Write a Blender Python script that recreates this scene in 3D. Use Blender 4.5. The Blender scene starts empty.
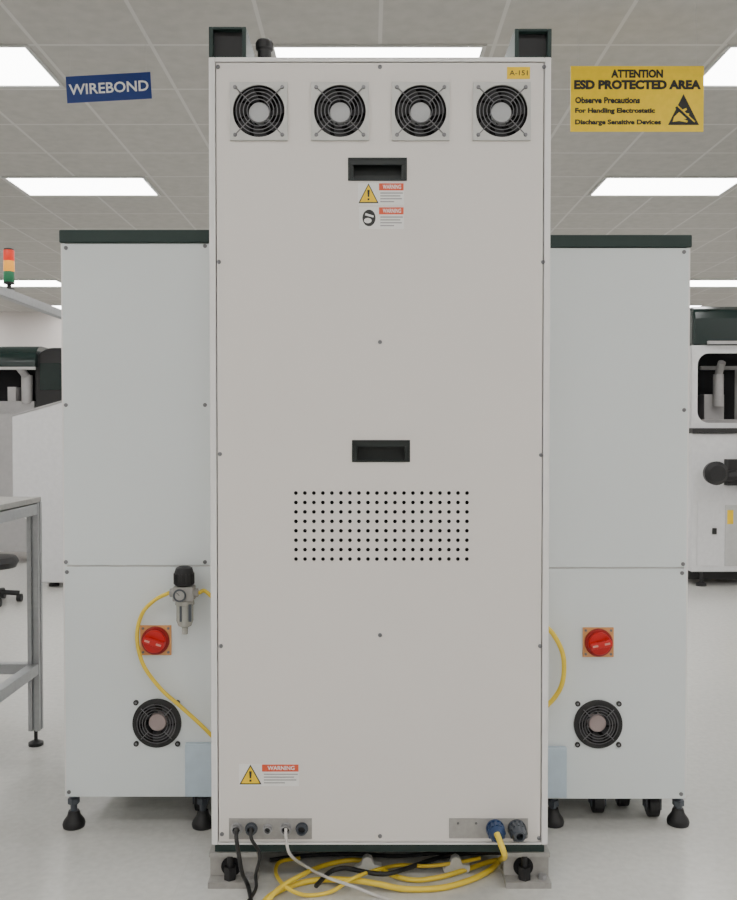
import bpy, bmesh, math, random
from mathutils import Vector, Matrix
random.seed(3)
S = bpy.context.scene
COL = S.collection
CAMH = 1.215
TP = 20.0/900.0
PIT = math.atan(TP)
F = 900.0
CEIL = CAMH + 2.22

def ray(px, py):
    cp, sp = math.cos(PIT), math.sin(PIT)
    u = 450.0-py
    return Vector((px-368.5, F*cp+u*sp, -F*sp+u*cp))
def P(px, py, D):
    r = ray(px, py); t = D/r.y
    return (r.x*t, CAMH+r.z*t)
def G(px, py, z=0.0):
    r = ray(px, py); t = (z-CAMH)/r.z
    return Vector((r.x*t, r.y*t, z))
def P3(px, py, D):
    a = P(px, py, D); return Vector((a[0], D, a[1]))

# ---------------------------------------------------------------- materials
MATS = {}
def mat(name, col, rough=0.5, metal=0.0, var=0.04, scale=30.0, bump=0.0, emis=None, estr=0.0, trans=0.0, coat=0.0):
    if name in MATS: return MATS[name]
    m = bpy.data.materials.new(name); m.use_nodes = True
    nt = m.node_tree; b = nt.nodes['Principled BSDF']
    tc = nt.nodes.new('ShaderNodeTexCoord'); nz = nt.nodes.new('ShaderNodeTexNoise')
    nz.inputs['Scale'].default_value = scale; nz.inputs['Detail'].default_value = 4
    nt.links.new(tc.outputs['Object'], nz.inputs['Vector'])
    cr = nt.nodes.new('ShaderNodeValToRGB')
    cr.color_ramp.elements[0].position = 0.3; cr.color_ramp.elements[1].position = 0.7
    cr.color_ramp.elements[0].color = tuple(max(0, c*(1-var)) for c in col)+(1,)
    cr.color_ramp.elements[1].color = tuple(min(1, c*(1+var)) for c in col)+(1,)
    nt.links.new(nz.outputs['Fac'], cr.inputs['Fac'])
    nt.links.new(cr.outputs['Color'], b.inputs['Base Color'])
    b.inputs['Roughness'].default_value = rough
    b.inputs['Metallic'].default_value = metal
    if coat: b.inputs['Coat Weight'].default_value = coat
    if emis:
        b.inputs['Emission Color'].default_value = emis+(1,); b.inputs['Emission Strength'].default_value = estr
    MATS[name] = m
    return m

def mat_grid(name, base, line, sx, sy, ox, oy, w, rough, var=0.06, nscale=40.0, spec=0.5):
    m = bpy.data.materials.new(name); m.use_nodes = True
    nt = m.node_tree; b = nt.nodes['Principled BSDF']; L = nt.links.new
    geo = nt.nodes.new('ShaderNodeNewGeometry'); sep = nt.nodes.new('ShaderNodeSeparateXYZ')
    L(geo.outputs['Position'], sep.inputs[0])
    outs = []
    for ax, s, o in (('X', sx, ox), ('Y', sy, oy)):
        a = nt.nodes.new('ShaderNodeMath'); a.operation = 'SUBTRACT'; a.inputs[1].default_value = o
        L(sep.outputs[ax], a.inputs[0])
        d = nt.nodes.new('ShaderNodeMath'); d.operation = 'DIVIDE'; d.inputs[1].default_value = s
        L(a.outputs[0], d.inputs[0])
        f = nt.nodes.new('ShaderNodeMath'); f.operation = 'FRACT'; L(d.outputs[0], f.inputs[0])
        l = nt.nodes.new('ShaderNodeMath'); l.operation = 'LESS_THAN'; l.inputs[1].default_value = w/s
        L(f.outputs[0], l.inputs[0]); outs.append(l)
    mx = nt.nodes.new('ShaderNodeMath'); mx.operation = 'MAXIMUM'
    L(outs[0].outputs[0], mx.inputs[0]); L(outs[1].outputs[0], mx.inputs[1])
    nz = nt.nodes.new('ShaderNodeTexNoise'); nz.inputs['Scale'].default_value = nscale; nz.inputs['Detail'].default_value = 6
    L(geo.outputs['Position'], nz.inputs['Vector'])
    cr = nt.nodes.new('ShaderNodeValToRGB')
    cr.color_ramp.elements[0].position = 0.3; cr.color_ramp.elements[1].position = 0.7
    cr.color_ramp.elements[0].color = tuple(c*(1-var) for c in base)+(1,)
    cr.color_ramp.elements[1].color = tuple(min(1, c*(1+var)) for c in base)+(1,)
    L(nz.outputs['Fac'], cr.inputs['Fac'])
    mix = nt.nodes.new('ShaderNodeMix'); mix.data_type = 'RGBA'
    L(mx.outputs[0], mix.inputs[0]); L(cr.outputs['Color'], mix.inputs[6]); mix.inputs[7].default_value = line+(1,)
    L(mix.outputs[2], b.inputs['Base Color'])
    b.inputs['Roughness'].default_value = rough
    b.inputs['Specular IOR Level'].default_value = spec
    return m

M_panel = mat('warm_white_powder_coat', (0.74, 0.705, 0.67), 0.55, var=0.01, scale=3)
M_side = mat('cool_white_powder_coat', (0.71, 0.755, 0.76), 0.55, var=0.01, scale=3)
M_frame = mat('painted_frame', (0.78, 0.77, 0.76), 0.5, var=0.02)
M_green = mat('dark_green_paint', (0.010, 0.028, 0.024), 0.5)
M_black = mat('black_plastic', (0.01, 0.01, 0.011), 0.5)
M_dark = mat('dark_interior', (0.006, 0.006, 0.008), 0.8)
M_greenblk = mat('green_black_plastic', (0.005, 0.010, 0.009), 0.45)
M_hood = mat('glossy_dark_green_hood', (0.010, 0.022, 0.020), 0.15)
M_steel = mat('brushed_steel', (0.42, 0.42, 0.43), 0.4, 0.8, var=0.08, scale=80)
M_wire = mat('dull_guard_wire', (0.20, 0.20, 0.21), 0.5, 0.5)
M_zinc = mat('zinc_plate', (0.36, 0.35, 0.33), 0.6, 0.2, var=0.08, scale=60)
M_lgrey = mat('light_grey_plastic', (0.50, 0.50, 0.49), 0.5)
M_fanplate = mat('fan_plate', (0.55, 0.55, 0.53), 0.5, 0.1)
M_blade = mat('fan_blade', (0.03, 0.03, 0.034), 0.5)
M_hub = mat('fan_hub', (0.44, 0.45, 0.46), 0.4)
M_hubr = mat('fan_hub_pinkish', (0.36, 0.29, 0.28), 0.4)
M_red = mat('red_plastic', (0.55, 0.008, 0.007), 0.4)
M_dred = mat('dark_red_ring', (0.30, 0.006, 0.006), 0.45)
M_pink = mat('pale_marking', (0.70, 0.30, 0.26), 0.5)
M_yelplate = mat('orange_yellow_plate', (0.70, 0.34, 0.13), 0.5)
M_hose = mat('yellow_hose', (0.82, 0.60, 0.05), 0.4)
M_whitecab = mat('white_cable', (0.6, 0.58, 0.55), 0.5)
M_blkcab = mat('black_cable', (0.015, 0.015, 0.015), 0.5)
M_blue = mat('blue_plastic', (0.015, 0.045, 0.13), 0.4)
M_dgrey = mat('dark_grey_plastic', (0.06, 0.07, 0.085), 0.45)
M_palebl = mat('pale_blue_plate', (0.48, 0.58, 0.66), 0.45, 0.0)
M_alu = mat('anodised_aluminium', (0.36, 0.37, 0.38), 0.45, 0.5, var=0.06, scale=50)
M_sty = mat('yellow_sticker', (0.88, 0.58, 0.01), 0.5)
M_stw = mat('white_sticker', (0.80, 0.79, 0.77), 0.5)
M_stred = mat('orange_red_ink', (0.72, 0.10, 0.04), 0.5)
M_ink = mat('black_ink', (0.02, 0.02, 0.02), 0.6)
M_inkgrey = mat('grey_ink', (0.33, 0.32, 0.32), 0.6)
M_navy = mat('navy_sign', (0.008, 0.035, 0.20), 0.4)
M_white = mat('white_ink', (0.85, 0.85, 0.85), 0.5)
M_signy = mat('yellow_sign', (0.95, 0.66, 0.01), 0.45)
M_wall = mat('painted_wall', (0.66, 0.62, 0.60), 0.8, var=0.02, scale=2)
M_lgreen = mat('lamp_green', (0.01, 0.20, 0.08), 0.3)
M_lred = mat('lamp_red', (0.7, 0.03, 0.01), 0.3, emis=(1, 0.05, 0.02), estr=0.4)
M_lor = mat('lamp_amber', (0.85, 0.35, 0.02), 0.3, emis=(1, 0.4, 0.05), estr=0.6)
M_clear = mat('clear_bowl', (0.40, 0.40, 0.36), 0.2, 0.2)
M_tape = mat('clear_tape', (0.66, 0.66, 0.62), 0.3)
M_diff = mat('light_diffuser', (0.9, 0.9, 0.9), 0.5, emis=(1.0, 0.99, 0.97), estr=12.0)
M_whitem = mat('white_machine_paint', (0.70, 0.70, 0.71), 0.5)
M_greym = mat('grey_machine_paint', (0.42, 0.41, 0.41), 0.5)
M_floor = mat_grid('vinyl_floor', (0.60, 0.595, 0.565), (0.575, 0.57, 0.54), 0.61, 0.61, 0.1, 0.2, 0.003, 0.2, var=0.06, nscale=45, spec=0.55)
M_ceil = mat_grid('ceiling_tile', (0.45, 0.44, 0.415), (0.57, 0.565, 0.54), 0.66, 0.675, 0.055-0.66, 5.26-0.03, 0.022, 0.9, var=0.06, nscale=12, spec=0.1)

# ---------------------------------------------------------------- helpers
W = {}
def new(): return bmesh.new()
def box(bm, x0, x1, y0, y1, z0, z1):
    v = [bm.verts.new((x, y, z)) for x in (x0, x1) for y in (y0, y1) for z in (z0, z1)]
    for f in ((0,1,3,2),(4,6,7,5),(0,4,5,1),(2,3,7,6),(0,2,6,4),(1,5,7,3)):
        bm.faces.new([v[i] for i in f])
    return v
def basis(axis):
    a = Vector(axis).normalized()
    h = Vector((0,0,1)) if abs(a.z) < 0.9 else Vector((1,0,0))
    u = a.cross(h).normalized(); v = a.cross(u).normalized()
    return a, u, v
def cyl(bm, a, b, r, r2=None, seg=24, caps=True):
    a = Vector(a); b = Vector(b); r2 = r if r2 is None else r2
    ax, u, v = basis(b-a)
    A = []; Bv = []
    for i in range(seg):
        t = 2*math.pi*i/seg; d = u*math.cos(t)+v*math.sin(t)
        A.append(bm.verts.new(a+d*r)); Bv.append(bm.verts.new(b+d*r2))
    for i in range(seg):
        j = (i+1) % seg; bm.faces.new((A[i], A[j], Bv[j], Bv[i]))
    if caps:
        bm.faces.new(A[::-1]); bm.faces.new(Bv)
def lathe(bm, c, axis, prof, seg=28):
    c = Vector(c); ax, u, v = basis(axis); rings = []
    for (h, r) in prof:
        rings.append([bm.verts.new(c+ax*h+(u*math.cos(2*math.pi*i/seg)+v*math.sin(2*math.pi*i/seg))*max(r, 1e-4)) for i in range(seg)])
    for a, b in zip(rings, rings[1:]):
        for i in range(seg):
            j = (i+1) % seg; bm.faces.new((a[i], a[j], b[j], b[i]))
    bm.faces.new(rings[0][::-1]); bm.faces.new(rings[-1])
def torus(bm, c, axis, R, r, seg=40, ms=6):
    c = Vector(c); ax, u, v = basis(axis); rings = []
    for i in range(seg):
        t = 2*math.pi*i/seg; d = u*math.cos(t)+v*math.sin(t)
        rings.append([bm.verts.new(c+d*(R+r*math.cos(2*math.pi*k/ms))+ax*r*math.sin(2*math.pi*k/ms)) for k in range(ms)])
    for i in range(seg):
        a = rings[i]; b = rings[(i+1) % seg]
        for k in range(ms):
            l = (k+1) % ms; bm.faces.new((a[k], b[k], b[l], a[l]))
def prism(bm, poly, y0, y1):
    a = [bm.verts.new((p[0], y0, p[1])) for p in poly]
    b = [bm.verts.new((p[0], y1, p[1])) for p in poly]
    n = len(poly)
    bm.faces.new(a); bm.faces.new(b[::-1])
    for i in range(n):
        j = (i+1) % n; bm.faces.new((a[i], b[i], b[j], a[j]))
def prismx(bm, poly, x0, x1):
    a = [bm.verts.new((x0, p[0], p[1])) for p in poly]
    b = [bm.verts.new((x1, p[0], p[1])) for p in poly]
    n = len(poly)
    bm.faces.new(a); bm.faces.new(b[::-1])
    for i in range(n):
        j = (i+1) % n; bm.faces.new((a[i], b[i], b[j], a[j]))
def smoothpath(pts, n=8):
    pts = [Vector(p) for p in pts]
    Q = [2*pts[0]-pts[1]]+pts+[2*pts[-1]-pts[-2]]
    out = []
    for i in range(1, len(Q)-2):
        p0, p1, p2, p3 = Q[i-1:i+3]
        for k in range(n):
            t = k/n
            out.append(0.5*((2*p1)+(p2-p0)*t+(2*p0-5*p1+4*p2-p3)*t*t+(3*p1-p0-3*p2+p3)*t**3))
    out.append(pts[-1]); return out
def tube(bm, pts, r, seg=10, n=8):
    path = smoothpath(pts, n) if n > 1 else [Vector(p) for p in pts]
    prev = None; rings = []
    for i, p in enumerate(path):
        d = (path[min(i+1, len(path)-1)]-path[max(i-1, 0)]).normalized()
        if prev is None: a, u, v = basis(d)
        else:
            u = (prev-d*prev.dot(d)).normalized(); v = d.cross(u)
        prev = u
        rings.append([bm.verts.new(p+(u*math.cos(2*math.pi*k/seg)+v*math.sin(2*math.pi*k/seg))*r) for k in range(seg)])
    for a, b in zip(rings, rings[1:]):
        for k in range(seg):
            l = (k+1) % seg; bm.faces.new((a[k], a[l], b[l], b[k]))
    bm.faces.new(rings[0][::-1]); bm.faces.new(rings[-1])
def holecell(bm, x0, x1, z0, z1, r, y, seg=16, cx=None, cz=None):
    cx = (x0+x1)/2 if cx is None else cx; cz = (z0+z1)/2 if cz is None else cz
    hx = (x1-x0)/2; hz = (z1-z0)/2; I = []; O = []
    for i in range(seg):
        t = 2*math.pi*i/seg; c, s = math.cos(t), math.sin(t); m = max(abs(c), abs(s))
        I.append(bm.verts.new((cx+c*r, y, cz+s*r))); O.append(bm.verts.new((cx+c/m*hx, y, cz+s/m*hz)))
    for i in range(seg):
        j = (i+1) % seg; bm.faces.new((I[i], O[i], O[j], I[j]))

def obj(name, bm, m, parent=None, label=None, bevel=0, solid=0, origin=None, fix=True):
    if solid or fix: bmesh.ops.recalc_face_normals(bm, faces=bm.faces)
    xs = [v.co.copy() for v in bm.verts]
    mn = Vector((min(v[i] for v in xs) for i in range(3))); mx_ = Vector((max(v[i] for v in xs) for i in range(3)))
    c = (mn+mx_)/2 if origin is None else Vector(origin)
    bmesh.ops.translate(bm, verts=bm.verts, vec=-c)
    me = bpy.data.meshes.new(name); bm.to_mesh(me); bm.free()
    if not solid and not bevel:
        for p in me.polygons: p.use_smooth = True
        me.set_sharp_from_angle(angle=math.radians(35))
    me.materials.append(m)
    o = bpy.data.objects.new(name, me); COL.objects.link(o)
    W[o.name] = c.copy()
    if parent is not None:
        o.parent = parent; o.location = c-W[parent.name]
    else: o.location = c
    if label: o['label'] = label
    if bevel:
        b = o.modifiers.new('bevel', 'BEVEL'); b.width = bevel; b.segments = 2; b.limit_method = 'ANGLE'; b.angle_limit = math.radians(40)
    if solid:
        s = o.modifiers.new('solid', 'SOLIDIFY'); s.thickness = solid; s.offset = 0
    return o
def thing(name, loc, label, category, group=None):
    e = bpy.data.objects.new(name, None); COL.objects.link(e); e.location = loc; e.empty_display_size = 0.05
    W[e.name] = Vector(loc); top(e, label, category, group); return e
def top(o, label, category, group=None):
    o['label'] = label; o['category'] = category
    if group: o['group'] = group
    return o
def copytree(root, delta):
    d = Vector(delta)
    def kids(o): return [c for c in list(COL.objects) if c.parent == o]
    def cp(o, par):
        n = o.copy(); COL.objects.link(n)
        if par is not None: n.parent = par; n.matrix_parent_inverse = o.matrix_parent_inverse.copy()
        else: n.location = o.location+d
        W[n.name] = W[o.name]+d
        for c in kids(o): cp(c, n)
        return n
    return cp(root, None)

def textmesh(name, body, x0, x1, z0, z1, y, m, parent, bold=0.0, rot=0.0, pivot=None):
    cu = bpy.data.curves.new(name, 'FONT'); cu.body = body; cu.size = 1.0; cu.offset = bold; cu.resolution_u = 3
    t = bpy.data.objects.new(name+'_tmp', cu); COL.objects.link(t)
    bpy.context.view_layer.update()
    dg = bpy.context.evaluated_depsgraph_get()
    me = bpy.data.meshes.new_from_object(t.evaluated_get(dg))
    bm = new(); bm.from_mesh(me)
    bpy.data.objects.remove(t, do_unlink=True)
    xs = [v.co.x for v in bm.verts]; ys = [v.co.y for v in bm.verts]
    ax, bx, ay, by = min(xs), max(xs), min(ys), max(ys)
    for v in bm.verts:
        X = x0+(v.co.x-ax)/(bx-ax)*(x1-x0); Z = z0+(v.co.y-ay)/(by-ay)*(z1-z0)
        v.co = (X, y, Z)
    if rot:
        c, s = math.cos(rot), math.sin(rot)
        for v in bm.verts:
            dx = v.co.x-pivot[0]; dz = v.co.z-pivot[1]
            v.co.x = pivot[0]+dx*c-dz*s; v.co.z = pivot[1]+dx*s+dz*c
    return obj(name, bm, m, parent, fix=False)

def flat(name, poly, y, m, parent, th=0.0006):
    bm = new(); prism(bm, poly, y-th, y); return obj(name, bm, m, parent)
def rectp(x0, x1, z0, z1): return [(x0, z0), (x1, z0), (x1, z1), (x0, z1)]

# ---------------------------------------------------------------- room
RX0, RX1, RY0, RY1 = -9.6, 9.7, -6.6, 17.0
def struct(name, x0, x1, y0, y1, z0, z1, m):
    bm = new(); box(bm, x0, x1, y0, y1, z0, z1); o = obj(name, bm, m); o['kind'] = 'structure'; return o
struct('floor', RX0, RX1, RY0, RY1, -0.1, 0, M_floor)
struct('ceiling', RX0, RX1, RY0, RY1, CEIL, CEIL+0.1, M_ceil)
struct('wall_back', RX0, RX1, RY1, RY1+0.1, 0, CEIL, M_wall)
struct('wall_front', RX0, RX1, RY0-0.1, RY0, 0, CEIL, M_wall)
struct('wall_left', RX0-0.1, RX0, RY0, RY1, 0, CEIL, M_wall)
struct('wall_right', RX1, RX1+0.1, RY0, RY1, 0, CEIL, M_wall)
struct('baseboard_back', RX0, RX1, RY1-0.015, RY1, 0, 0.1, M_inkgrey)

# ceiling lights
def ceiling_light(cx, cy):
    e = thing('ceiling_light', (cx, cy, CEIL), 'rectangular fluorescent ceiling panel with glowing white diffuser', 'ceiling light', 'fluorescent ceiling light panels')
    w, d = 0.6, 0.29
    bm = new()
    box(bm, cx-w-.025, cx+w+.025, cy-d-.025, cy-d, CEIL-.012, CEIL)
    box(bm, cx-w-.025, cx+w+.025, cy+d, cy+d+.025, CEIL-.012, CEIL)
    box(bm, cx-w-.025, cx-w, cy-d, cy+d, CEIL-.012, CEIL)
    box(bm, cx+w, cx+w+.025, cy-d, cy+d, CEIL-.012, CEIL)
    obj('light_frame', bm, M_lgrey, e)
    bm = new(); box(bm, cx-w, cx+w, cy-d, cy+d, CEIL-.006, CEIL-.001)
    obj('light_diffuser', bm, M_diff, e)
    return e
L0 = ceiling_light(0.055, 5.54)
for k in range(-3, 4):
    for j in range(-4, 5):
        if k == 0 and j == 0: continue
        y = 2.7*j
        if not (RY0+.4 < 5.54+y < RY1-.4): continue
        copytree(L0, (2.64*k, y, 0))

# ---------------------------------------------------------------- small parts
def screw(parent, x, z, y, r=0.0055):
    bm = new(); lathe(bm, (x, y, z), (0, -1, 0), [(0, r), (0.002, r), (0.0035, r*.6), (0.0035, r*.35), (0.0015, r*.3)], 16)
    return obj('screw', bm, M_wire, parent)

def fan(parent, cx, cz, y, half, R, hubr, plate, hubm, guardm, rings, ears=False, gr=0.0011):
    """y = face plane of the panel"""
    bm = new()
    if not ears:
        holecell(bm, cx-half, cx+half, cz-half, cz+half, R, y-.004, 48)
        fr = obj('fan', bm, plate, parent, label='square cooling fan with round wire finger guard', solid=0.006)
    else:
        lathe(bm, (cx, y, cz), (0, -1, 0), [(0, R+.010), (.006, R+.009), (.008, R+.004), (.008, R-.003), (.001, R-.003)], 48)
        for f in [f for f in bm.faces if len(f.verts) > 10]: bm.faces.remove(f)
        for sx in (-1, 1):
            for sz in (-1, 1):
                cyl(bm, (cx+sx*half*.80, y, cz+sz*half*.80), (cx+sx*half*.80, y-.005, cz+sz*half*.80), .008, seg=16)
        fr = obj('fan', bm, plate, parent, label='round black cooling fan with ringed finger guard', fix=False)
    bm = new()
    cyl(bm, (cx, y-.003, cz), (cx, y+.038, cz), R-.001, seg=48, caps=False)
    cyl(bm, (cx, y+.038, cz), (cx, y+.039, cz), R-.001, seg=48)
    obj('shroud', bm, M_dark, fr, fix=False)
    bm = new()
    n = 7
    for i in range(n):
        a0 = 2*math.pi*i/n; rows = []
        for s in range(5):
            rr = hubr*.9+(R*.95-hubr*.9)*s/4
            sweep = a0+0.35*s/4; wdt = 0.26+0.07*s/4
            row = []
            for q in range(4):
                t = q/3-.5
                ang = sweep+t*wdt*2
                row.append(bm.verts.new((cx+rr*math.cos(ang), y+.018+t*.018, cz+rr*math.sin(ang))))
            rows.append(row)
        for a, b in zip(rows, rows[1:]):
            for q in range(3): bm.faces.new((a[q], a[q+1], b[q+1], b[q]))
    obj('rotor_blade', bm, M_blade, fr, solid=.0015)
    bm = new(); lathe(bm, (cx, y+.03, cz), (0, -1, 0), [(0, hubr), (.022, hubr), (.026, hubr*.92), (.0265, hubr*.3)], 32)
    obj('hub', bm, hubm, fr)
    bm = new(); yy = y-.009
    for q in rings: torus(bm, (cx, yy, cz), (0, 1, 0), q, gr, 48, 6)
    for sx in (-1, 1):
        for sz in (-1, 1):
            e = half*(.80 if ears else .82); i0 = rings[0]*.72; e1 = R*.72 if ears else e*.93
            pts = [(cx+sx*i0, yy, cz+sz*i0), (cx+sx*e1, yy, cz+sz*e1)]
            if not ears: pts.append((cx+sx*e, yy+.002, cz+sz*e))
            tube(bm, pts, gr*1.2, seg=6, n=1)
            cyl(bm, (cx+sx*e, y-.003, cz+sz*e), (cx+sx*e, y-.0105+(.004 if ears else 0), cz+sz*e), .006 if not ears else .0045, .0045 if not ears else .0035, 14)
    obj('finger_guard', bm, guardm, fr)
    return fr

def handle(parent, x0, x1, z0, z1, y):
    bm = new(); t = .004
    for r in ((x0, x1, z1-t, z1), (x0, x1, z0, z0+t), (x0, x0+t, z0+t, z1-t), (x1-t, x1, z0+t, z1-t)):
        box(bm, r[0], r[1], y-.003, y+.03, r[2], r[3])
    box(bm, x0, x1, y+.028, y+.032, z0, z1)
    box(bm, x0+t, x1-t, y-.001, y+.003, z1-.018, z1-t)
    box(bm, x0+t, x0+.014, y, y+.02, z0+t, z1-.018); box(bm, x1-.014, x1-t, y, y+.02, z0+t, z1-.018)
    return obj('recessed_handle', bm, M_greenblk, parent, label='black recessed pull handle')

def triangle(x0, x1, z0, z1): return [(x0, z0), (x1, z0), ((x0+x1)/2, z1)]

def warn_label(parent, px0, py0, px1, py1, D, split, kind='tri', word='WARNING'):
    x0, z1 = P(px0, py0, D); x1, z0 = P(px1, py1, D)
    xs, _ = P(split, py0, D)
    b = flat('warning_label', rectp(x0, x1, z0, z1), D, M_stw, parent)
    b['label'] = 'white safety sticker with symbol and orange header'
    h = z1-z0; y = D-.0006
    if kind == 'tri':
        flat('hazard_triangle', triangle(x0+.001, xs-.001, z0+h*.08, z1-h*.02), y-.0003, M_ink, b, .0003)
        w = xs-x0
        flat('hazard_triangle_fill', triangle(x0+.001+w*.08, xs-.001-w*.08, z0+h*.13, z1-h*.11), y-.0006, M_sty, b, .0003)
        cx = (x0+xs)/2
        flat('exclamation_mark', [(cx-w*.035, z0+h*.36), (cx+w*.035, z0+h*.36), (cx+w*.06, z0+h*.68), (cx-w*.06, z0+h*.68)], y-.0009, M_ink, b, .0003)
        flat('exclamation_dot', rectp(cx-w*.045, cx+w*.045, z0+h*.21, z0+h*.30), y-.0009, M_ink, b, .0003)
    else:
        w = xs-x0; cx = (x0+xs)/2; cz = (z0+z1)/2
        poly = [(cx+w*.33*math.cos(t*math.pi/12), cz+h*.38*math.sin(t*math.pi/12)) for t in range(24)]
        flat('symbol_disc', poly, y, M_ink, b, .0003)
        poly = [(cx-w*.06+w*.19*math.cos(t*math.pi/8), cz-h*.12+h*.12*math.sin(t*math.pi/8)) for t in range(16)]
        flat('symbol_hand', poly, y-.0003, M_stw, b, .0003)
        flat('symbol_bar', [(cx-w*.2, cz+h*.12), (cx+w*.22, cz+h*.02), (cx+w*.24, cz+h*.10), (cx-w*.17, cz+h*.22)], y-.0003, M_stw, b, .0003)
    flat('label_header', rectp(xs, x1-.001, z1-h*.34, z1-.001), y, M_stred, b, .0003)
    ww = x1-xs
    textmesh('header_text', word, xs+ww*.15, x1-ww*.12, z1-h*.27, z1-h*.08, y-.0006, M_white, b, 0.02)
    bm = new()
    for i in range(4):
        zz = z1-h*(.46+.13*i); e = x1-.003-(0, .1, .04, .35)[i]*ww
        box(bm, xs+ww*.05, e, y-.0003, y, zz-h*.025, zz+h*.025)
    obj('label_fine_print', bm, M_inkgrey, b)
    return b

# ================================================================ tall cabinet
D0 = 2.368
xL = (P(208, 57, D0)[0]+P(212, 845, D0)[0])/2; xR = (P(551, 57, D0)[0]+P(548, 845, D0)[0])/2
zT = P(380, 57, D0)[1]; zB = P(380, 845, D0)[1]
cab = thing('equipment_cabinet', ((xL+xR)/2, D0+.45, 0), 'tall warm-white steel cabinet with four fans and perforated vent', 'machine cabinet')
DEP = 1.0
bm = new(); box(bm, xL, xR, D0+.06, D0+DEP, zB, zT); obj('body', bm, M_panel, cab, bevel=.003)
ft = .017
bm = new()
box(bm, xL, xL+ft, D0+.0, D0+.06, zB, zT); box(bm, xR-ft, xR, D0, D0+.06, zB, zT)
box(bm, xL+ft, xR-ft, D0, D0+.06, zT-.012, zT); box(bm, xL+ft, xR-ft, D0, D0+.06, zB, zB+.006)
obj('edge_frame', bm, M_frame, cab, bevel=.002)
bm = new(); box(bm, xL+ft, xR-ft, D0+.052, D0+.059, zB+.006, zT-.012); obj('inner_backing', bm, M_dark, cab)
px0, px1 = xL+ft+.003, xR-ft-.003; pz0, pz1 = zB+.009, zT-.015
FY = D0+.001
fanc = [P(259, 112, FY), P(340, 112, FY), P(420.5, 112, FY), P(501.5, 112, FY)]
fh = 28.5/380; FR = .0675
rects = [(c[0]-FR, c[0]+FR, c[1]-FR, c[1]+FR) for c in fanc]
h1a = P(348, 181, FY); h1b = P(407, 158, FY); h2a = P(352, 462, FY); h2b = P(410, 440, FY)
rects += [(h1a[0], h1b[0], h1a[1], h1b[1]), (h2a[0], h2b[0], h2a[1], h2b[1])]
va = P(296, 559, FY); vb = P(467, 493, FY)
nc, nr = 20, 8
dx = (vb[0]-va[0])/(nc-1); dz = (vb[1]-va[1])/(nr-1)
vr = (va[0]-dx/2, vb[0]+dx/2, va[1]-dz/2, vb[1]+dz/2)
rects.append(vr)
xs = sorted(set([px0, px1]+[r[0] for r in rects]+[r[1] for r in rects]))
zs = sorted(set([pz0, pz1]+[r[2] for r in rects]+[r[3] for r in rects]))
bm = new()
for a, b in zip(xs, xs[1:]):
    for c, d in zip(zs, zs[1:]):
        mx_, mz = (a+b)/2, (c+d)/2
        if any(r[0] < mx_ < r[1] and r[2] < mz < r[3] for r in rects): continue
        bm.faces.new([bm.verts.new(q) for q in ((a, FY, c), (b, FY, c), (b, FY, d), (a, FY, d))])
bmesh.ops.remove_doubles(bm, verts=bm.verts, dist=1e-5)
panel = obj('rear_panel', bm, M_panel, cab, solid=.002)
bm = new()
for i in range(nc):
    for j in range(nr):
        holecell(bm, vr[0]+i*dx, vr[0]+(i+1)*dx, vr[2]+j*dz, vr[2]+(j+1)*dz, .0052, FY, 16)
bmesh.ops.remove_doubles(bm, verts=bm.verts, dist=1e-5)
obj('perforated_vent', bm, M_panel, cab, label='grid of small round ventilation holes', solid=.002)
Y = FY-.001
for c in fanc:
    fan(cab, c[0], c[1], Y, fh, FR, .0275, M_fanplate, M_hub, M_wire, [.030, .0395, .049, .0585])
handle(cab, h1a[0], h1b[0], h1a[1], h1b[1], Y); handle(cab, h2a[0], h2b[0], h2a[1], h2b[1], Y)
for (px, py) in ((218, 67), (380, 67), (544, 67), (219, 262), (543, 262), (220, 454), (541, 455), (221, 646), (540, 646), (222, 834), (380, 836), (539, 838), (380, 342), (380, 635)):
    x, z = P(px, py, Y); screw(cab, x, z, Y)
warn_label(cab, 358, 183, 404, 205, Y, 379)
warn_label(cab, 359, 207, 404, 229, Y, 379, 'hand')
warn_label(cab, 239, 764, 299, 786, Y, 262)
a = P(507, 79, Y); b = P(530, 67, Y)
st = flat('asset_sticker', rectp(a[0], b[0], a[1], b[1]), Y, M_sty, cab); st['label'] = 'small yellow asset tag sticker'
textmesh('sticker_text', 'A-151', a[0]+.006, b[0]-.006, a[1]+.009, b[1]-.009, Y-.001, M_ink, st, .01)

# connector plates
a = P(229, 839, Y); b = P(312, 818, Y)
bm = new(); box(bm, a[0], b[0], Y-.002, Y, a[1], b[1]); cp = obj('connector_plate', bm, M_zinc, cab, label='grey metal plate with five round sockets', bevel=.0008)
for i, px in enumerate((237, 251.5, 268, 286, 302)):
    x, z = P(px, 828, Y)
    bm = new(); r = .0135 if i not in (2,) else .0105
    lathe(bm, (x, Y-.002, z), (0, -1, 0), [(0, r*1.25), (.003, r*1.25), (.003, r), (.016, r), (.016, r*.74), (.004, r*.7)], 20)
    sk = obj('socket', bm, M_steel if i in (0, 2, 3) else M_dgrey, cp)
    bm = new(); cyl(bm, (x, Y-.004, z), (x, Y-.0075, z), r*.69, seg=18); obj('socket_insert', bm, M_black, cp)
a = P(449, 838, Y); b = P(528, 818, Y)
bm = new(); box(bm, a[0], b[0], Y-.002, Y, a[1], b[1]); cp = obj('connector_plate', bm, M_zinc, cab, label='grey metal plate with two round power plugs', bevel=.0008)
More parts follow.
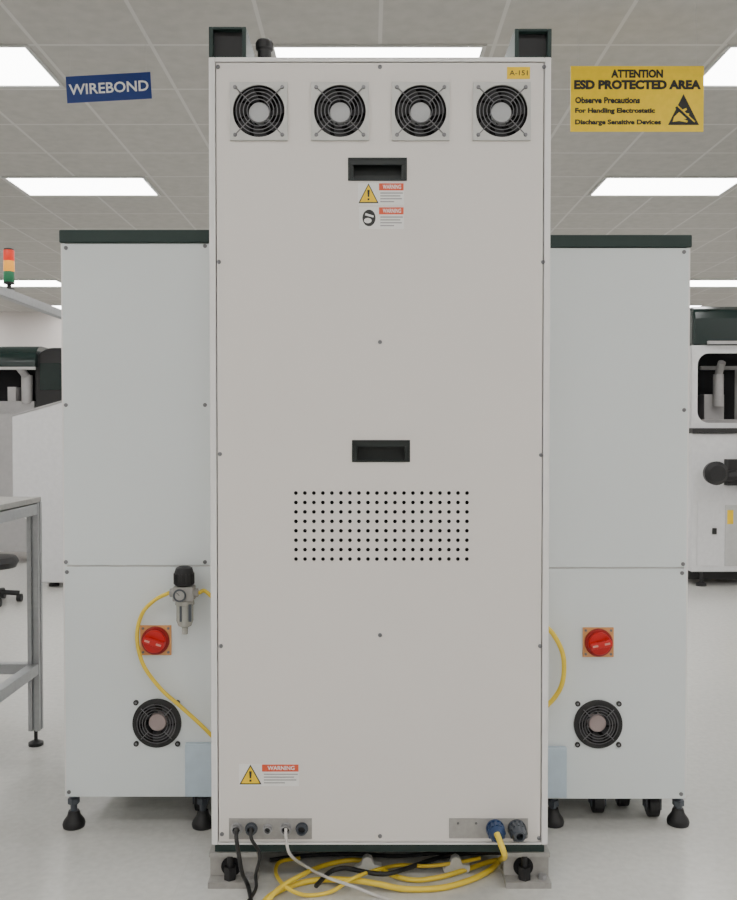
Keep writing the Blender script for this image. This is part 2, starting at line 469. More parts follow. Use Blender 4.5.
for px, m in ((495, M_blue), (516.5, M_dgrey)):
    x, z = P(px, 828, Y)
    bm = new(); r = .0245
    lathe(bm, (x, Y-.002, z), (0, -1, 0), [(0, r), (.008, r), (.008, r*.88), (.036, r*.84), (.042, r*.68), (.05, r*.6), (.052, r*.4), (.03, r*.38)], 28)
    for t in range(12):
        an = t*math.pi/6; box(bm, x+r*.86*math.cos(an)-.0025, x+r*.86*math.cos(an)+.0025, Y-.034, Y-.008, z+r*.86*math.sin(an)-.0025, z+r*.86*math.sin(an)+.0025)
    obj('power_plug', bm, m, cp)
for px in (458, 476):
    x, z = P(px, 823, Y); screw(cp, x, z, Y-.002, .003)

# base rail and feet
bm = new(); box(bm, xL+.006, xR-.006, D0+.015, D0+DEP-.02, zB-.026, zB)
obj('base_rail', bm, M_green, cab, bevel=.002)
def base_block(pxa, pxb):
    xa = P(pxa, 870, D0+.01)[0]; xb = P(pxb, 870, D0+.01)[0]
    zt = zB-.026
    bm = new()
    box(bm, xa, xb, D0+.01, D0+.09, zt-.012, zt)
    box(bm, xa, xb, D0-.01, D0+.09, 0.0, .016)
    box(bm, xa, xb, D0+.03, D0+.045, .016, zt-.012)
    o = obj('mounting_bracket', bm, M_zinc, cab, label='grey steel channel bracket on the floor')
    xc = (xa+xb)/2
    bm = new(); cyl(bm, (xc-.008, D0+.012, .016), (xc-.008, D0+.012, .05), .017, seg=6); cyl(bm, (xc-.008, D0+.012, .02), (xc-.008, D0+.012, zt-.01), .008, seg=16)
    obj('bolt', bm, M_black, o)
    bm = new(); cyl(bm, (xc-.008, D0+.03, .04), (xc-.008, D0+.0295, .04), .027, seg=24); obj('bracket_hole', bm, M_dark, o)
    bm = new(); cyl(bm, (xb-.02, D0+.012, .016), (xb-.02, D0+.012, .028), .012, seg=6)
    obj('nut', bm, M_steel, o)
base_block(209, 257); base_block(505, 550)
for x in (xL+.07, xR-.07):
    bm = new(); cyl(bm, (x, D0+DEP-.1, 0), (x, D0+DEP-.1, .02), .03); cyl(bm, (x, D0+DEP-.1, .02), (x, D0+DEP-.1, zB-.026), .01)
    obj('leveling_foot', bm, M_black, cab)
def toptube(pxa, pxb, py):
    xa = P(pxa, 40, D0)[0]; xb = P(pxb, 40, D0)[0]; z1 = P(370, py, D0)[1]; t = .011
    bm = new(); y0, y1 = D0+.003, D0+.5
    box(bm, xa, xa+t, y0, y1, zT, z1); box(bm, xb-t, xb, y0, y1, zT, z1)
    box(bm, xa+t, xb-t, y0, y1, z1-t*.6, z1); box(bm, xa+t, xb-t, y0, y1, zT, zT+t*.4)
    o = obj('top_rail', bm, M_green, cab, label='dark green open square tube rail', bevel=.0015)
    bm = new(); box(bm, xa+t, xb-t, y0+.02, y0+.03, zT+t*.4, z1-t*.6)
    obj('rail_inner_shade', bm, M_black, o)  # black sheet stands in for the shade inside the hollow tube
toptube(208.5, 246, 26); toptube(515, 552, 28)
x, z = P(264, 40, D0+.04)
bm = new(); lathe(bm, (x, D0+.05, zT), (0, 0, 1), [(0, .018), (.035, .018), (.04, .023), (.055, .024), (.062, .02)], 24)
obj('cable_gland', bm, M_black, cab)

# ================================================================ side cabinets
def side_cabinet(D1, outer, lid_y0, lid_y1, bot_y, seam_y, emo, fanp, plate, label, screws):
    if outer < 0:
        xo = (P(59, 243, D1)[0]+P(66, 797, D1)[0])/2; x0, x1 = xo, -.455
    else:
        xo = (P(691, 247, D1)[0]+P(686, 800, D1)[0])/2; x0, x1 = .515, xo
    zl1 = P(368, lid_y0, D1)[1]; zl0 = P(368, lid_y1, D1)[1]; zb = P(368, bot_y, D1)[1]; zsm = P(368, seam_y, D1)[1]
    e = thing('machine_cabinet', ((x0+x1)/2, D1+.4, 0), label, 'machine cabinet', 'shorter cabinets flanking the tall cabinet')
    dp = .8
    bm = new(); box(bm, x0+.002, x1, D1+.05, D1+dp, zb, zl0); obj('body', bm, M_side, e, bevel=.002)
    bm = new()
    box(bm, x0, x0+.012, D1+.001, D1+.05, zb, zl0); box(bm, x1-.012, x1, D1+.001, D1+.05, zb, zl0)
    box(bm, x0+.012, x1-.012, D1+.006, D1+.05, zsm-.012, zsm+.012)
    box(bm, x0+.012, x1-.012, D1+.006, D1+.05, zb, zb+.01)
    box(bm, x0+.012, x1-.012, D1+.006, D1+.05, zl0-.01, zl0)
    obj('edge_frame', bm, M_frame, e, bevel=.0015)
    bm = new(); box(bm, x0-.003, x1+.003, D1-.006, D1+dp+.003, zl0, zl1); obj('lid', bm, M_green, e, label='dark green top cover', bevel=.004)
    bm = new(); box(bm, x0+.005, x1-.005, D1, D1+.004, zsm+.002, zl0-.002); obj('upper_panel', bm, M_side, e, bevel=.001)
    fx, fz = P(fanp[0], fanp[1], D1); fr = .066
    bm = new()
    X0, X1, Z0, Z1 = x0+.005, x1-.005, zb+.001, zsm-.002
    for r in ((X0, fx-fr, Z0, Z1), (fx+fr, X1, Z0, Z1), (fx-fr, fx+fr, Z0, fz-fr), (fx-fr, fx+fr, fz+fr, Z1)):
        bm.faces.new([bm.verts.new(q) for q in ((r[0], D1+.002, r[2]), (r[1], D1+.002, r[2]), (r[1], D1+.002, r[3]), (r[0], D1+.002, r[3]))])
    holecell(bm, fx-fr, fx+fr, fz-fr, fz+fr, .064, D1+.002, 40)
    obj('lower_panel', bm, M_side, e, solid=.003)
    fan(e, fx, fz, D1, .078, .064, .027, M_black, M_hubr, M_wire, [.034, .042, .050, .058], ears=True, gr=.0011)
    sx, sz = P(emo[0], emo[1], D1)
    bm = new(); box(bm, sx-.047, sx+.047, D1-.004, D1, sz-.045, sz+.045); sp = obj('rotary_switch', bm, M_yelplate, e, label='red rotary isolator switch on an orange-yellow square plate', bevel=.001)
    for qx in (-.038, .038):
        for qz in (-.036, .036):
            bm = new(); cyl(bm, (sx+qx, D1-.004, sz+qz), (sx+qx, D1-.006, sz+qz), .004, seg=12)
            obj('plate_screw', bm, M_wire, sp)
    bm = new(); lathe(bm, (sx, D1-.004, sz), (0, -1, 0), [(0, .042), (.008, .042), (.012, .039), (.012, .033)], 36)
    obj('switch_ring', bm, M_dred, sp)
    bm = new(); lathe(bm, (sx, D1-.0155, sz), (0, -1, 0), [(0, .034), (.008, .034), (.010, .032)], 36)
    kn = obj('switch_dial', bm, M_red, sp)
    bm = new(); ang = math.radians(-18 if outer < 0 else 12)
    c, s_ = math.cos(ang), math.sin(ang)
    poly = [(-.032, -.008), (.032, -.010), (.034, .0), (.032, .010), (-.032, .008)]
    prism(bm, [(sx+p[0]*c-p[1]*s_, sz+p[0]*s_+p[1]*c) for p in poly], D1-.042, D1-.025)
    obj('switch_grip', bm, M_red, sp, bevel=.002)
    for k in (-1, 1):
        poly = [(k*.010, -.003), (k*.026, -.003), (k*.026, .003), (k*.010, .003)]
        if k < 0: poly = poly[::-1]
        flat('grip_marking', [(sx+p[0]*c-p[1]*s_, sz+p[0]*s_+p[1]*c) for p in poly], D1-.042, M_pink, sp)
    for (px, py) in screws:
        x, z = P(px, py, D1); screw(e, x, z, D1, .006)
    bm = new(); xa, za = P(plate[0], plate[3], D1-.02); xb, zb2 = P(plate[1], plate[2], D1-.02)
    box(bm, xa, xb, D1-.02, D1-.002, za, zb2); pb = obj('cover_plate', bm, M_palebl, e, label='small pale blue cover plate', bevel=.002)
    fxs = [P(74, 820, D1+.04)[0], P(203, 820, D1+.04)[0]] if outer < 0 else [P(553, 820, D1+.04)[0], P(678, 820, D1+.04)[0]]
    for x in fxs:
        for yy in (D1+.04, D1+dp-.08):
            bm = new(); lathe(bm, (x, yy, 0), (0, 0, 1), [(0, .032), (.01, .034), (.02, .031), (.035, .02), (.05, .016)], 28)
            ft_ = obj('leveling_foot', bm, M_black, e, label='black rubber levelling foot')
            bm = new(); cyl(bm, (x, yy, .045), (x, yy, zb), .010, seg=14); cyl(bm, (x, yy, zb-.035), (x, yy, zb-.018), .018, seg=6)
            obj('stem', bm, M_dgrey, ft_)
    cxs = [(x0+.13, D1+.3), (x1-.08, D1+.16)] if outer < 0 else [(P(652, 805, D1+.10)[0], D1+.10), (P(622, 805, D1+.18)[0], D1+.18), (P(597, 805, D1+.13)[0], D1+.13)]
    for (x, yy) in cxs+[(x1-.1, D1+dp-.16), (x0+.1, D1+dp-.16)]:
        bm = new(); r = .036
        lathe(bm, (x-.018, yy, r), (1, 0, 0), [(0, r*.8), (.003, r), (.033, r), (.036, r*.8)], 28)
        wv = obj('caster', bm, M_black, e, label='black swivel caster wheel')
        bm = new(); box(bm, x-.024, x-.020, yy-.02, yy+.02, r-.01, zb-.006); box(bm, x+.020, x+.024, yy-.02, yy+.02, r-.01, zb-.006); box(bm, x-.03, x+.03, yy-.026, yy+.026, zb-.008, zb)
        cyl(bm, (x-.026, yy, r), (x+.026, yy, r), .006, seg=12)
        obj('caster_fork', bm, M_dgrey, wv)
    return e
D1 = 2.694; D2 = 2.71
sc1 = side_cabinet(D1, -1, 230, 243, 797, 566, (156, 640), (157, 723), (185, 213, 744, 797),
    'cool-white cabinet with dark green lid, red switch and air regulator',
    [(66, 248), (205, 246), (66, 405), (205, 405), (66, 562), (205, 562), (67, 572), (69, 792)])
sc2 = side_cabinet(D2, 1, 235, 247.5, 799, 568, (598, 642), (598, 724), (545, 567, 748, 798),
    'cool-white cabinet with dark green lid, red switch and lower fan',
    [(684, 252), (684, 410), (683, 564), (682, 573), (681, 794)])

# air regulator on first cabinet
YR = D1-.05
x, zt = P(184, 566, YR); _, zk = P(184, 586, YR)
bm = new(); lathe(bm, (x, YR, zk), (0, 0, 1), [(0, .022), (.006, .029), (zt-zk-.018, .028), (zt-zk-.005, .024), (zt-zk, .014)], 24)
for i in range(16):
    t = i*math.pi/8; cyl(bm, (x+.0285*math.cos(t), YR+.0285*math.sin(t), zk+.008), (x+.0285*math.cos(t), YR+.0285*math.sin(t), zk+.038), .0025, seg=6)
reg = obj('air_regulator', bm, M_black, sc1, label='air pressure regulator with black knob and metal bowl')
bm = new(); box(bm, x-.03, x+.03, YR-.024, YR+.024, zk-.042, zk); cyl(bm, (x-.042, YR, zk-.02), (x+.042, YR, zk-.02), .013, seg=16)
box(bm, x-.012, x+.012, YR+.02, YR+.05, zk-.03, zk-.004)
obj('regulator_body', bm, M_zinc, reg, bevel=.003)
bm = new(); lathe(bm, (x+.002, YR, zk-.042), (0, 0, -1), [(0, .027), (.012, .028), (.014, .025), (.06, .025), (.075, .019), (.08, .009), (.1, .008)], 24)
obj('filter_bowl', bm, M_clear, reg)
bm = new(); box(bm, x+.018, x+.026, YR-.028, YR-.02, zk-.10, zk-.05); box(bm, x-.008, x-.002, YR-.028, YR-.022, zk-.10, zk-.055)
obj('bowl_guard', bm, M_dgrey, reg)
bm = new(); lathe(bm, (x-.006, YR-.02, zk-.022), (0, -1, 0), [(0, .01), (.006, .017), (.016, .017), (.017, .014)], 24)
ga = obj('pressure_gauge', bm, M_zinc, reg)
bm = new(); torus(bm, (x-.006, YR-.037, zk-.022), (0, 1, 0), .0165, .0026, 24, 6); tube(bm, [(x-.006, YR-.0375, zk-.022), (x-.015, YR-.0375, zk-.013)], .0009, n=1)
obj('gauge_rim', bm, M_dgrey, reg)

# ================================================================ hoses and cables
def cable(name, pts, r, m, label, cat, n=8):
    bm = new(); tube(bm, pts, r, 12, n); o = obj(name, bm, m); top(o, label, cat); return o
YH = D1-.03
cable('air_hose', [(x-.044, YR, zk-.02)]+[P3(a, b, YH) for a, b in ((155, 600), (142, 614), (137, 637), (143, 664), (160, 688), (180, 706), (200, 724), (214, 738))], .0058, M_hose,
      'yellow air hose looping down from the air regulator', 'air hose')
cable('air_hose', [(x+.044, YR, zk-.02)]+[P3(a, b, YH) for a, b in ((205, 591), (216, 601))], .0056, M_hose,
      'short yellow air hose from the regulator outlet', 'air hose')
cable('air_hose', [P3(a, b, D2-.03) for a, b in ((540, 622), (553, 634), (563, 655), (563, 680), (555, 697), (540, 712))], .0072, M_hose,
      'yellow air hose bulging out beside the tall cabinet', 'air hose')
cc = lambda px, py, o=0: P3(px, py, D0-.02)+Vector((0, o, 0))
cable('power_cable', [cc(495, 828, -.032), cc(498, 835, -.055), cc(502, 848, -.045), G(500, 860, .015), G(490, 870, .010), G(470, 880, .009), G(440, 888, .009), G(405, 889, .009), G(378, 884, .020), G(350, 880, .022), G(318, 880, .009), G(290, 886, .009), G(270, 896, .009), G(262, 906, .009)], .0078, M_hose,
      'thick yellow cable from the blue plug lying along the floor', 'cable')
cable('power_cable', [G(520, 858, .022), G(492, 861, .009), G(465, 870, .009), G(440, 877, .009), G(415, 880, .009), G(392, 875, .009), G(374, 864, .009), G(352, 860, .009), G(322, 866, .009), G(300, 876, .03), G(280, 888, .03), G(264, 905, .009)], .0066, M_hose,
      'yellow cable lying loosely along the floor under the tall cabinet', 'cable')
cable('power_cable', [G(480, 858, .026), G(455, 863, .026), G(425, 866, .02), G(400, 865, .008), G(376, 870, .02), G(352, 879, .04), G(330, 892, .008), G(305, 895, .008), G(286, 887, .03), G(276, 873, .008), G(280, 862, .008), G(300, 858, .008)], .0052, M_hose,
      'thin yellow cable curving in a loose loop on the floor', 'cable')
cable('signal_cable', [cc(237, 828, -.005), cc(238, 833, -.03), cc(241, 850, -.035), cc(244, 868, -.03), G(248, 886, .008), G(252, 905, .006)], .0055, M_blkcab,
      'black cable hanging from the metal connector plate to the floor', 'cable')
cable('signal_cable', [cc(251.5, 828, -.005), cc(253, 834, -.03), cc(261, 850, -.025), cc(257, 870, -.025), G(256, 888, .007), G(248, 902, .006)], .0045, M_blkcab,
      'black cable hanging from the metal connector plate to the floor', 'cable')
cable('signal_cable', [cc(286, 828, -.005), cc(287, 834, -.025), cc(291, 850, -.025), G(305, 866, .03), G(326, 877, .034), G(352, 886, .034), G(375, 895, .006), G(400, 903, .006)], .0040, M_whitecab,
      'white cable running from a socket down to the floor', 'cable')
cable('signal_cable', [G(525, 852, .05), G(480, 853, .03), G(450, 855, .012), G(425, 862, .008), G(405, 869, .03), G(385, 874, .034), G(365, 872, .03), G(345, 868, .026), G(330, 872, .022), G(316, 886, .024)], .0062, M_blkcab,
      'thick black cable lying among yellow cables under the cabinet', 'cable')
cable('signal_cable', [G(500, 853, .05), G(450, 852, .008), G(400, 856, .008), G(350, 854, .008), G(300, 856, .008), G(270, 860, .008)], .0055, M_blkcab,
      'black cable stretched straight beneath the cabinet base', 'cable')
for (px, py) in ((368, 866), (455, 866)):
    g = G(px, py, 0.0)
    bm = new()
    poly = [(-.034, .0), (-.038, .014), (-.018, .024), (-.014, .04), (-.002, .046), (.010, .04), (.016, .024), (.038, .02), (.034, .0)]
    prism(bm, [(g.x+p[0], g.z+.001+p[1]) for p in poly], g.y-.045, g.y-.02)
    o = obj('cable_holder', bm, M_tape, bevel=.003); top(o, 'translucent plastic cable holder clipping yellow cables to the floor', 'cable clip', 'cable holders on the floor')

# ================================================================ hanging signs
def wires(parent, pts):
    for (x, y, z) in pts:
        bm = new(); cyl(bm, (x, y, z), (x, y, CEIL), .0007, seg=6)
        obj('hanging_wire', bm, M_lgrey, parent)
DS = 5.0
cxz = P(108.7, 87.5, DS); w2 = 42*DS/900; h2 = 13*DS/900; rot = math.radians(3.2)
c_, s_ = math.cos(rot), math.sin(rot)
def rr(p): return (cxz[0]+p[0]*c_-p[1]*s_, cxz[1]+p[0]*s_+p[1]*c_)
e = thing('hanging_sign', (cxz[0], DS, cxz[1]), 'navy blue sign with white WIREBOND lettering hanging from the ceiling', 'sign')
bm = new(); prism(bm, [rr(p) for p in ((-w2, -h2), (w2, -h2), (w2, h2), (-w2, h2))], DS, DS+.006); obj('sign_board', bm, M_navy, e)
textmesh('sign_text', 'WIREBOND', cxz[0]-w2*.94, cxz[0]+w2*.94, cxz[1]-h2*.42, cxz[1]+h2*.40, DS-.001, M_white, e, .018, rot, cxz)
a = rr((-w2*.9, h2)); b = rr((w2*.9, h2)); wires(e, [(a[0], DS+.003, a[1]-.005), (b[0], DS+.003, b[1]-.005)])

DA = 4.7
a = P(570.5, 131.5, DA); b = P(704, 66, DA)
e = thing('hanging_sign', ((a[0]+b[0])/2, DA, (a[1]+b[1])/2), 'yellow ESD protected area sign with black lettering', 'sign')
bm = new(); box(bm, a[0], b[0], DA, DA+.006, a[1], b[1]); obj('sign_board', bm, M_signy, e)
for body, x0, x1, y0, y1, bo in (('ATTENTION', 611, 663, 69.5, 78, .05), ('ESD PROTECTED AREA', 574, 701, 80, 89.5, .06), ('Observe Precautions', 575, 640, 97, 103.5, .05),
                             ('For Handling Electrostatic', 575, 655, 108, 114.5, .05), ('Discharge Sensitive Devices', 575, 661, 119.5, 126, .05)):
    p = P(x0, y1, DA); q = P(x1, y0, DA)
    textmesh('sign_text', body, p[0], q[0], p[1], q[1], DA-.001, M_ink, e, bo)
pp = lambda l: [P(u, v, DA) for u, v in l]
flat('static_hazard_triangle', pp([(668, 125), (699, 125), (683.5, 94)]), DA, M_ink, e, .001)
flat('hand_symbol', pp([(672.5, 122), (674, 117), (678, 113), (682, 110), (686, 108), (687, 109.5), (683, 113), (689, 113.5), (689, 115), (684, 116), (690, 117.5), (689.5, 119), (683, 119), (688, 121), (687, 122.5), (679, 121)]), DA-.001, M_signy, e, .0005)
flat('slash_symbol', pp([(675, 108), (677, 106), (694, 122), (692, 124)]), DA-.0015, M_ink, e, .0005)
flat('slash_edge', pp([(677, 106.5), (678, 105.5), (695, 121.5), (694, 122.5)]), DA-.0015, M_signy, e, .0005)
wires(e, [(a[0]+.04, DA+.003, b[1]-.005), (b[0]-.04, DA+.003, b[1]-.005)])

# ================================================================ aluminium table at left
TX1 = G(36, 745)[0]; TY1 = G(36, 745)[1]
ztop = P(30, 497, TY1)[1]
tb = thing('work_table', (TX1-.4, TY1-.6, 0), 'aluminium extrusion frame table with lower rails and levelling feet', 'table')
bm = new(); box(bm, TX1-.85, TX1+.02, TY1-1.25, TY1+.02, ztop-.02, ztop); obj('table_top', bm, M_zinc, tb, bevel=.002)
def extr(bm, a, b, w):
    (x0, y0, z0), (x1, y1, z1) = a, b
    h = w/2
    box(bm, min(x0, x1)-h, max(x0, x1)+h, min(y0, y1)-h, max(y0, y1)+h, min(z0, z1)-(h if z0 == z1 else 0), max(z0, z1)+(h if z0 == z1 else 0))
for x in (TX1-.83, TX1):
    for y in (TY1-1.2, TY1):
        bm = new(); 
        for sx in (-1, 1):
            for sy in (-1, 1): box(bm, x+sx*.0135-.008, x+sx*.0135+.008, y+sy*.0135-.008, y+sy*.0135+.008, .06, ztop-.02)
        box(bm, x-.012, x+.012, y-.012, y+.012, .06, ztop-.02)
        lg = obj('leg', bm, M_alu, tb)
        bm = new(); lathe(bm, (x, y, 0), (0, 0, 1), [(0, .028), (.012, .028), (.02, .012), (.02, .007), (.06, .007)], 20); obj('foot', bm, M_black, lg)
zr = P(36, 668, TY1)[1]
for zz in (zr, ztop-.045):
    for x in (TX1-.83, TX1):
        bm = new(); extr(bm, (x, TY1-1.17, zz), (x, TY1-.03, zz), .04); obj('rail', bm, M_alu, tb, bevel=.003)
    for y in (TY1-1.2, TY1):
        bm = new(); extr(bm, (TX1-.8, y, zz), (TX1-.03, y, zz), .04); obj('rail', bm, M_alu, tb, bevel=.003)

# ================================================================ machines behind, left
def cabinet_feet(parent, xa, xb, ya, yb, zb):
    for x in (xa, xb):
        for y in (ya, yb):
            bm = new(); lathe(bm, (x, y, 0), (0, 0, 1), [(0, .04), (.02, .04), (.03, .015), (zb, .012)], 16); obj('leveling_foot', bm, M_black, parent)
DW = G(40, 588)[1]
xa = P(12, 450, DW)[0]; xb = xa+.95; zt1 = P(12, 416, DW)[1]; zt2 = P(62, 402, DW)[1]
xk = P(41, 500, DW)[0]
e = thing('machine_console', ((xa+xb)/2, DW+.4, 0), 'white machine housing with sloping top on levelling feet', 'machine')
bm = new(); prism(bm, [(xk, .04), (xb, .04), (xb, zt2+.06), (P(62, 402, DW)[0], zt2), (xa, zt1), (xa, .62), (xk, .42)], DW, DW+.8); obj('body', bm, M_whitem, e, bevel=.01)
bm = new(); box(bm, xk+.25, xb-.1, DW-.004, DW, .2, .75); obj('access_door', bm, M_panel, e, bevel=.003)
bm = new(); prism(bm, [(xa-.004, zt1-.001), (P(62, 402, DW)[0], zt2-.001), (P(62, 402, DW)[0], zt2+.012), (xa-.004, zt1+.012)], DW-.006, DW+.5); obj('top_trim', bm, M_greym, e)
cabinet_feet(e, xk+.06, xb-.08, DW+.1, DW+.7, .04)
# dark hooded machine
DM = 8.2
xa = P(-70, 400, DM)[0]; xb = P(72, 400, DM)[0]
zt = P(30, 345, DM)[1]; zm = P(30, 414, DM)[1]; zmid = P(30, 386, DM)[1]
e = thing('wire_bonder', ((xa+xb)/2, DM+.45, 0), 'wire bonding machine with glossy rounded dark hood above grey base', 'machine')
bm = new(); box(bm, xa, xb, DM, DM+.9, .1, zm); obj('body', bm, M_greym, e, bevel=.01)
xp = lambda px: P(px, 380, DM)[0]
def side_prof(z0, z1, yf, yb, r):
    pts = [(yf, z0)]
    for k in range(9):
        t = math.pi-k*math.pi/16; pts.append((yf+r+r*math.cos(t), z1-r+r*math.sin(t)))
    pts += [(yb, z1), (yb, z0)]
    return pts
bm = new(); prismx(bm, side_prof(zt-.20, zt, DM-.02, DM+.85, .16), xa+.02, xp(36)); obj('hood', bm, M_hood, e)
bm = new(); prismx(bm, [(DM+.3, zm), (DM+.85, zm), (DM+.85, zt-.20), (DM+.3, zt-.20)], xa+.02, xp(36)); obj('bonding_bay', bm, M_dark, e)
# rounded second hood, front outline rounded
bm = new(); xl, xr = xp(33), xp(70); w = xr-xl; R_ = .16
pts = [(xl, zm)]
for k in range(9):
    t = math.pi-k*math.pi/16; pts.append((xl+R_+R_*math.cos(t), zt-.02-R_+R_*math.sin(t)))
pts += [(xr, zt-.02), (xr, zm)]
prism(bm, pts, DM+.05, DM+.85); obj('monitor_housing', bm, M_black, e, bevel=.01)
bm = new(); box(bm, xa+.1, xp(30), DM+.1, DM+.28, zm, zm+.12); cyl(bm, (xp(22), DM+.12, zm+.1), (xp(22), DM+.12, zm+.36), .05); cyl(bm, (xp(22), DM+.12, zm+.34), (xp(22)-.02, DM+.0, zm+.42), .035)
box(bm, xp(4), xp(12), DM+.08, DM+.25, zm+.12, zm+.25)
obj('bonding_head', bm, M_greym, e)
bm = new(); box(bm, xp(38), xp(62), DM+.04, DM+.05, zm+.22, zt-.16); obj('viewing_window', bm, M_hood, e, bevel=.004)
bm = new(); box(bm, xa+.02, xp(36), DM-.025, DM+.0, zt-.225, zt-.20); obj('hood_trim', bm, M_lgrey, e, bevel=.004)
cabinet_feet(e, xa+.1, xb-.1, DM+.1, DM+.8, .1)
# gantry frame and signal tower
zz = (P(0, 291, 5.0)[1])
xg = -2.035
e = thing('gantry_frame', (xg, 5.3, 0), 'aluminium extrusion overhead rail on upright posts', 'frame')
bm = new(); box(bm, xg-.025, xg+.025, 4.6, 6.15, zz-.03, zz+.02); obj('rail', bm, M_alu, e, bevel=.003)
for y in (4.63, 6.12):
    bm = new(); box(bm, xg-.025, xg+.025, y-.025, y+.025, .0, zz-.03); obj('post', bm, M_alu, e, bevel=.003)
tz = zz+.02; ty = 5.12; tx = P(9, 270, ty)[0]
bm = new(); box(bm, tx-.04, xg+.02, ty-.02, ty+.02, tz, tz+.008); br = obj('mounting_bracket', bm, M_alu, e)
e = thing('signal_tower', (tx, ty, tz+.008), 'stack light with red, amber and green lenses', 'signal light')
z0 = tz+.008
bm = new(); cyl(bm, (tx, ty, z0), (tx, ty, z0+.03), .012, seg=16); cyl(bm, (tx, ty, z0), (tx, ty, z0+.004), .028, seg=20); cyl(bm, (tx, ty, z0+.03), (tx, ty, z0+.04), .03, seg=20); obj('base', bm, M_black, e)
z = z0+.04
for m, nm in ((M_lgreen, 'green_lens'), (M_lor, 'amber_lens'), (M_lred, 'red_lens')):
    bm = new(); lathe(bm, (tx, ty, z), (0, 0, 1), [(0, .028), (.005, .03), (.055, .03), (.06, .028)], 24); obj(nm, bm, m, e); z += .06
bm = new(); lathe(bm, (tx, ty, z), (0, 0, 1), [(0, .029), (.008, .026), (.012, .012)], 24); obj('cap', bm, M_black, e)

# low black stool at far left
cx, cy = P(-8, 570, 6.3)[0], 6.3
ch = thing('work_stool', (cx, cy, 0), 'low black round stool with five-star base', 'stool')
bm = new(); lathe(bm, (cx, cy, .24), (0, 0, 1), [(0, .10), (.01, .16), (.05, .18), (.085, .16), (.09, .08)], 28); obj('seat', bm, M_black, ch)
bm = new(); cyl(bm, (cx, cy, .07), (cx, cy, .25), .025)
for i in range(5):
    t = i*2*math.pi/5+.3; tube(bm, [(cx, cy, .08), (cx+.18*math.cos(t), cy+.18*math.sin(t), .06)], .018, n=1)
obj('base', bm, M_black, ch)
for i in range(5):
    t = i*2*math.pi/5+.3; p = Vector((cx+.18*math.cos(t), cy+.18*math.sin(t), .028))
    bm = new(); cyl(bm, p-Vector((.015, 0, 0)), p+Vector((.015, 0, 0)), .028); obj('caster', bm, M_black, ch)

# ================================================================ machine at right
DR = 6.95
q = lambda px, py: P(px, py, DR)
x0 = q(692, 400)[0]; x1 = x0+1.25
e = thing('wire_bonder', ((x0+x1)/2, DR+.5, 0), 'white machine with dark green hood, open dark bay and eyepiece', 'machine')
zw = q(700, 432)[1]; zh = q(700, 345)[1]; zt = q(700, 305)[1]; zb = q(700, 572)[1]
bm = new(); box(bm, x0+.0, x1, DR, DR+.9, zb, zw-.01); obj('body', bm, M_whitem, e, bevel=.012)
bm = new(); box(bm, x0, x1, DR-.02, DR+.9, zw-.01, zw+.03); obj('worktop', bm, M_ink, e, bevel=.005)
xw = q(693, 400)[0]; t = .035
# enclosure: rounded-corner front frame + shell
bm = new()
box(bm, xw, x1, DR+.5, DR+.9, zw+.03, zh)
box(bm, xw, xw+.01, DR+.05, DR+.5, zw+.03, zh); box(bm, x1-.01, x1, DR+.05, DR+.5, zw+.03, zh); box(bm, xw+.01, x1-.01, DR+.05, DR+.5, zh-.01, zh)
obj('enclosure', bm, M_whitem, e)
bm = new()
ix0, ix1, iz0, iz1 = xw+.045, x1-.045, zw+.07, zh-.06; rr_ = .09
inner = []; outer = []
for (cx_, cz_, a0) in ((ix1-rr_, iz1-rr_, 0), (ix0+rr_, iz1-rr_, 90), (ix0+rr_, iz0+rr_, 180), (ix1-rr_, iz0+rr_, 270)):
    for k in range(7):
        an = math.radians(a0+15*k); inner.append((cx_+rr_*math.cos(an), cz_+rr_*math.sin(an)))
        ox = x1 if math.cos(math.radians(a0+45)) > 0 else xw; oz = zh if math.sin(math.radians(a0+45)) > 0 else zw+.03
        outer.append((ox, oz))
n = len(inner); I = [bm.verts.new((p[0], DR+.03, p[1])) for p in inner]; O = {}
I2 = [bm.verts.new((p[0], DR+.06, p[1])) for p in inner]
def ov(p):
    if p not in O: O[p] = bm.verts.new((p[0], DR+.03, p[1]))
    return O[p]
for i in range(n):
    j = (i+1) % n; a = ov(outer[i]); b = ov(outer[j])
    bm.faces.new((I[i], I[j], a) if a is b else (I[i], I[j], b, a)); bm.faces.new((I[i], I2[i], I2[j], I[j]))
obj('window_frame', bm, M_whitem, e, fix=False)
bm = new(); box(bm, xw+.011, x1-.011, DR+.47, DR+.49, zw+.03, zh-.011); box(bm, xw+.0105, xw+.02, DR+.07, DR+.47, zw+.03, zh-.011); box(bm, xw+.02, x1-.011, DR+.07, DR+.47, zw+.03, zw+.036)
obj('bay_liner', bm, M_dark, e)
bm = new()
ax = xw+.12
box(bm, ax+.06, ax+.22, DR+.25, DR+.4, zw+.036, zw+.3); box(bm, ax+.02, ax+.4, DR+.2, DR+.35, zw+.036, zw+.10)
cyl(bm, (ax+.16, DR+.22, zw+.2), (ax+.16, DR+.22, zw+.46), .04); cyl(bm, (ax+.16, DR+.22, zw+.46), (ax+.16, DR+.15, zw+.55), .03)
box(bm, ax+.3, ax+.34, DR+.2, DR+.25, zw+.1, zw+.5); box(bm, ax+.05, ax+.55, DR+.3, DR+.34, zw+.5, zw+.53)
obj('bonding_head', bm, M_inkgrey, e, label='grey mechanism inside the dark bay', bevel=.004)
bm = new(); xh = q(694, 330)[0]; prismx(bm, [(DR+.02, zh), (DR+.9, zh), (DR+.9, zt), (DR+.1, zt), (DR+.04, zt-.03), (DR+.02, zt-.1)], xh, x1); obj('hood', bm, M_hood, e, bevel=.02)
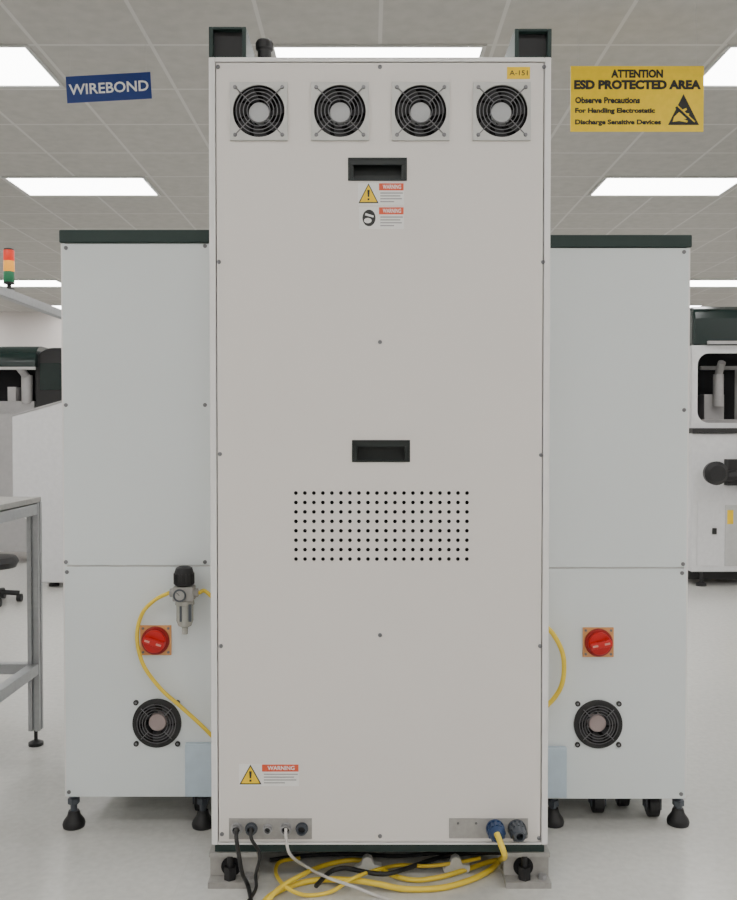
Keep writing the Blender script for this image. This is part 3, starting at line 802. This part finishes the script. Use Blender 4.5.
bm = new(); prism(bm, [q(708, 344), q(760, 344), q(760, 341), q(708, 341)], DR-.01, DR+.02); obj('hood_trim', bm, M_greym, e)
bm = new(); c = q(706, 472); lathe(bm, (c[0], DR-.16, c[1]), (0, -1, 0), [(-.05, .05), (0, .085), (.05, .09), (.08, .06)], 24)
tube(bm, [(c[0], DR-.13, c[1]), (c[0]+.12, DR-.1, c[1]-.03), (c[0]+.25, DR-.02, c[1]), (c[0]+.3, DR+.02, c[1]+.02)], .045)
box(bm, c[0]+.14, c[0]+.34, DR-.08, DR, c[1]-.1, c[1]+.1)
obj('eyepiece', bm, M_black, e, label='black eyepiece on an arm')
bm = new(); a = q(697, 500); b_ = q(718, 566); box(bm, a[0], b_[0], DR-.006, DR, b_[1], a[1]); dr = obj('access_door', bm, M_whitem, e, bevel=.002)
bm = new(); a = q(725, 505); b_ = q(775, 566); box(bm, a[0], b_[0], DR-.006, DR, b_[1], a[1]); obj('access_door', bm, M_lgrey, e, bevel=.002)
a = q(727, 510); b_ = q(733, 524); flat('caution_sticker', rectp(a[0], b_[0], b_[1], a[1]), DR-.006, M_sty, e)
a = q(712, 528); b_ = q(716, 534); flat('latch', rectp(a[0], b_[0], b_[1], a[1]), DR-.006, M_ink, e, .01)
cabinet_feet(e, x0+.1, x1-.1, DR+.05, DR+.8, zb)
bm = new(); box(bm, x0+.03, x1-.03, DR+.12, DR+.8, .04, zb); obj('plinth', bm, M_ink, e)

# ================================================================ world + camera
w = bpy.data.worlds.new('world'); S.world = w; w.use_nodes = True
w.node_tree.nodes['Background'].inputs[0].default_value = (0.6, 0.6, 0.6, 1); w.node_tree.nodes['Background'].inputs[1].default_value = 0.3
cam = bpy.data.cameras.new('camera'); co = bpy.data.objects.new('camera', cam); COL.objects.link(co)
co.location = (0, 0, CAMH); co.rotation_euler = (math.pi/2-PIT, 0, 0)
cam.sensor_fit = 'VERTICAL'; cam.sensor_height = 24; cam.lens = 24; cam.clip_start = .05; cam.clip_end = 100
S.camera = co
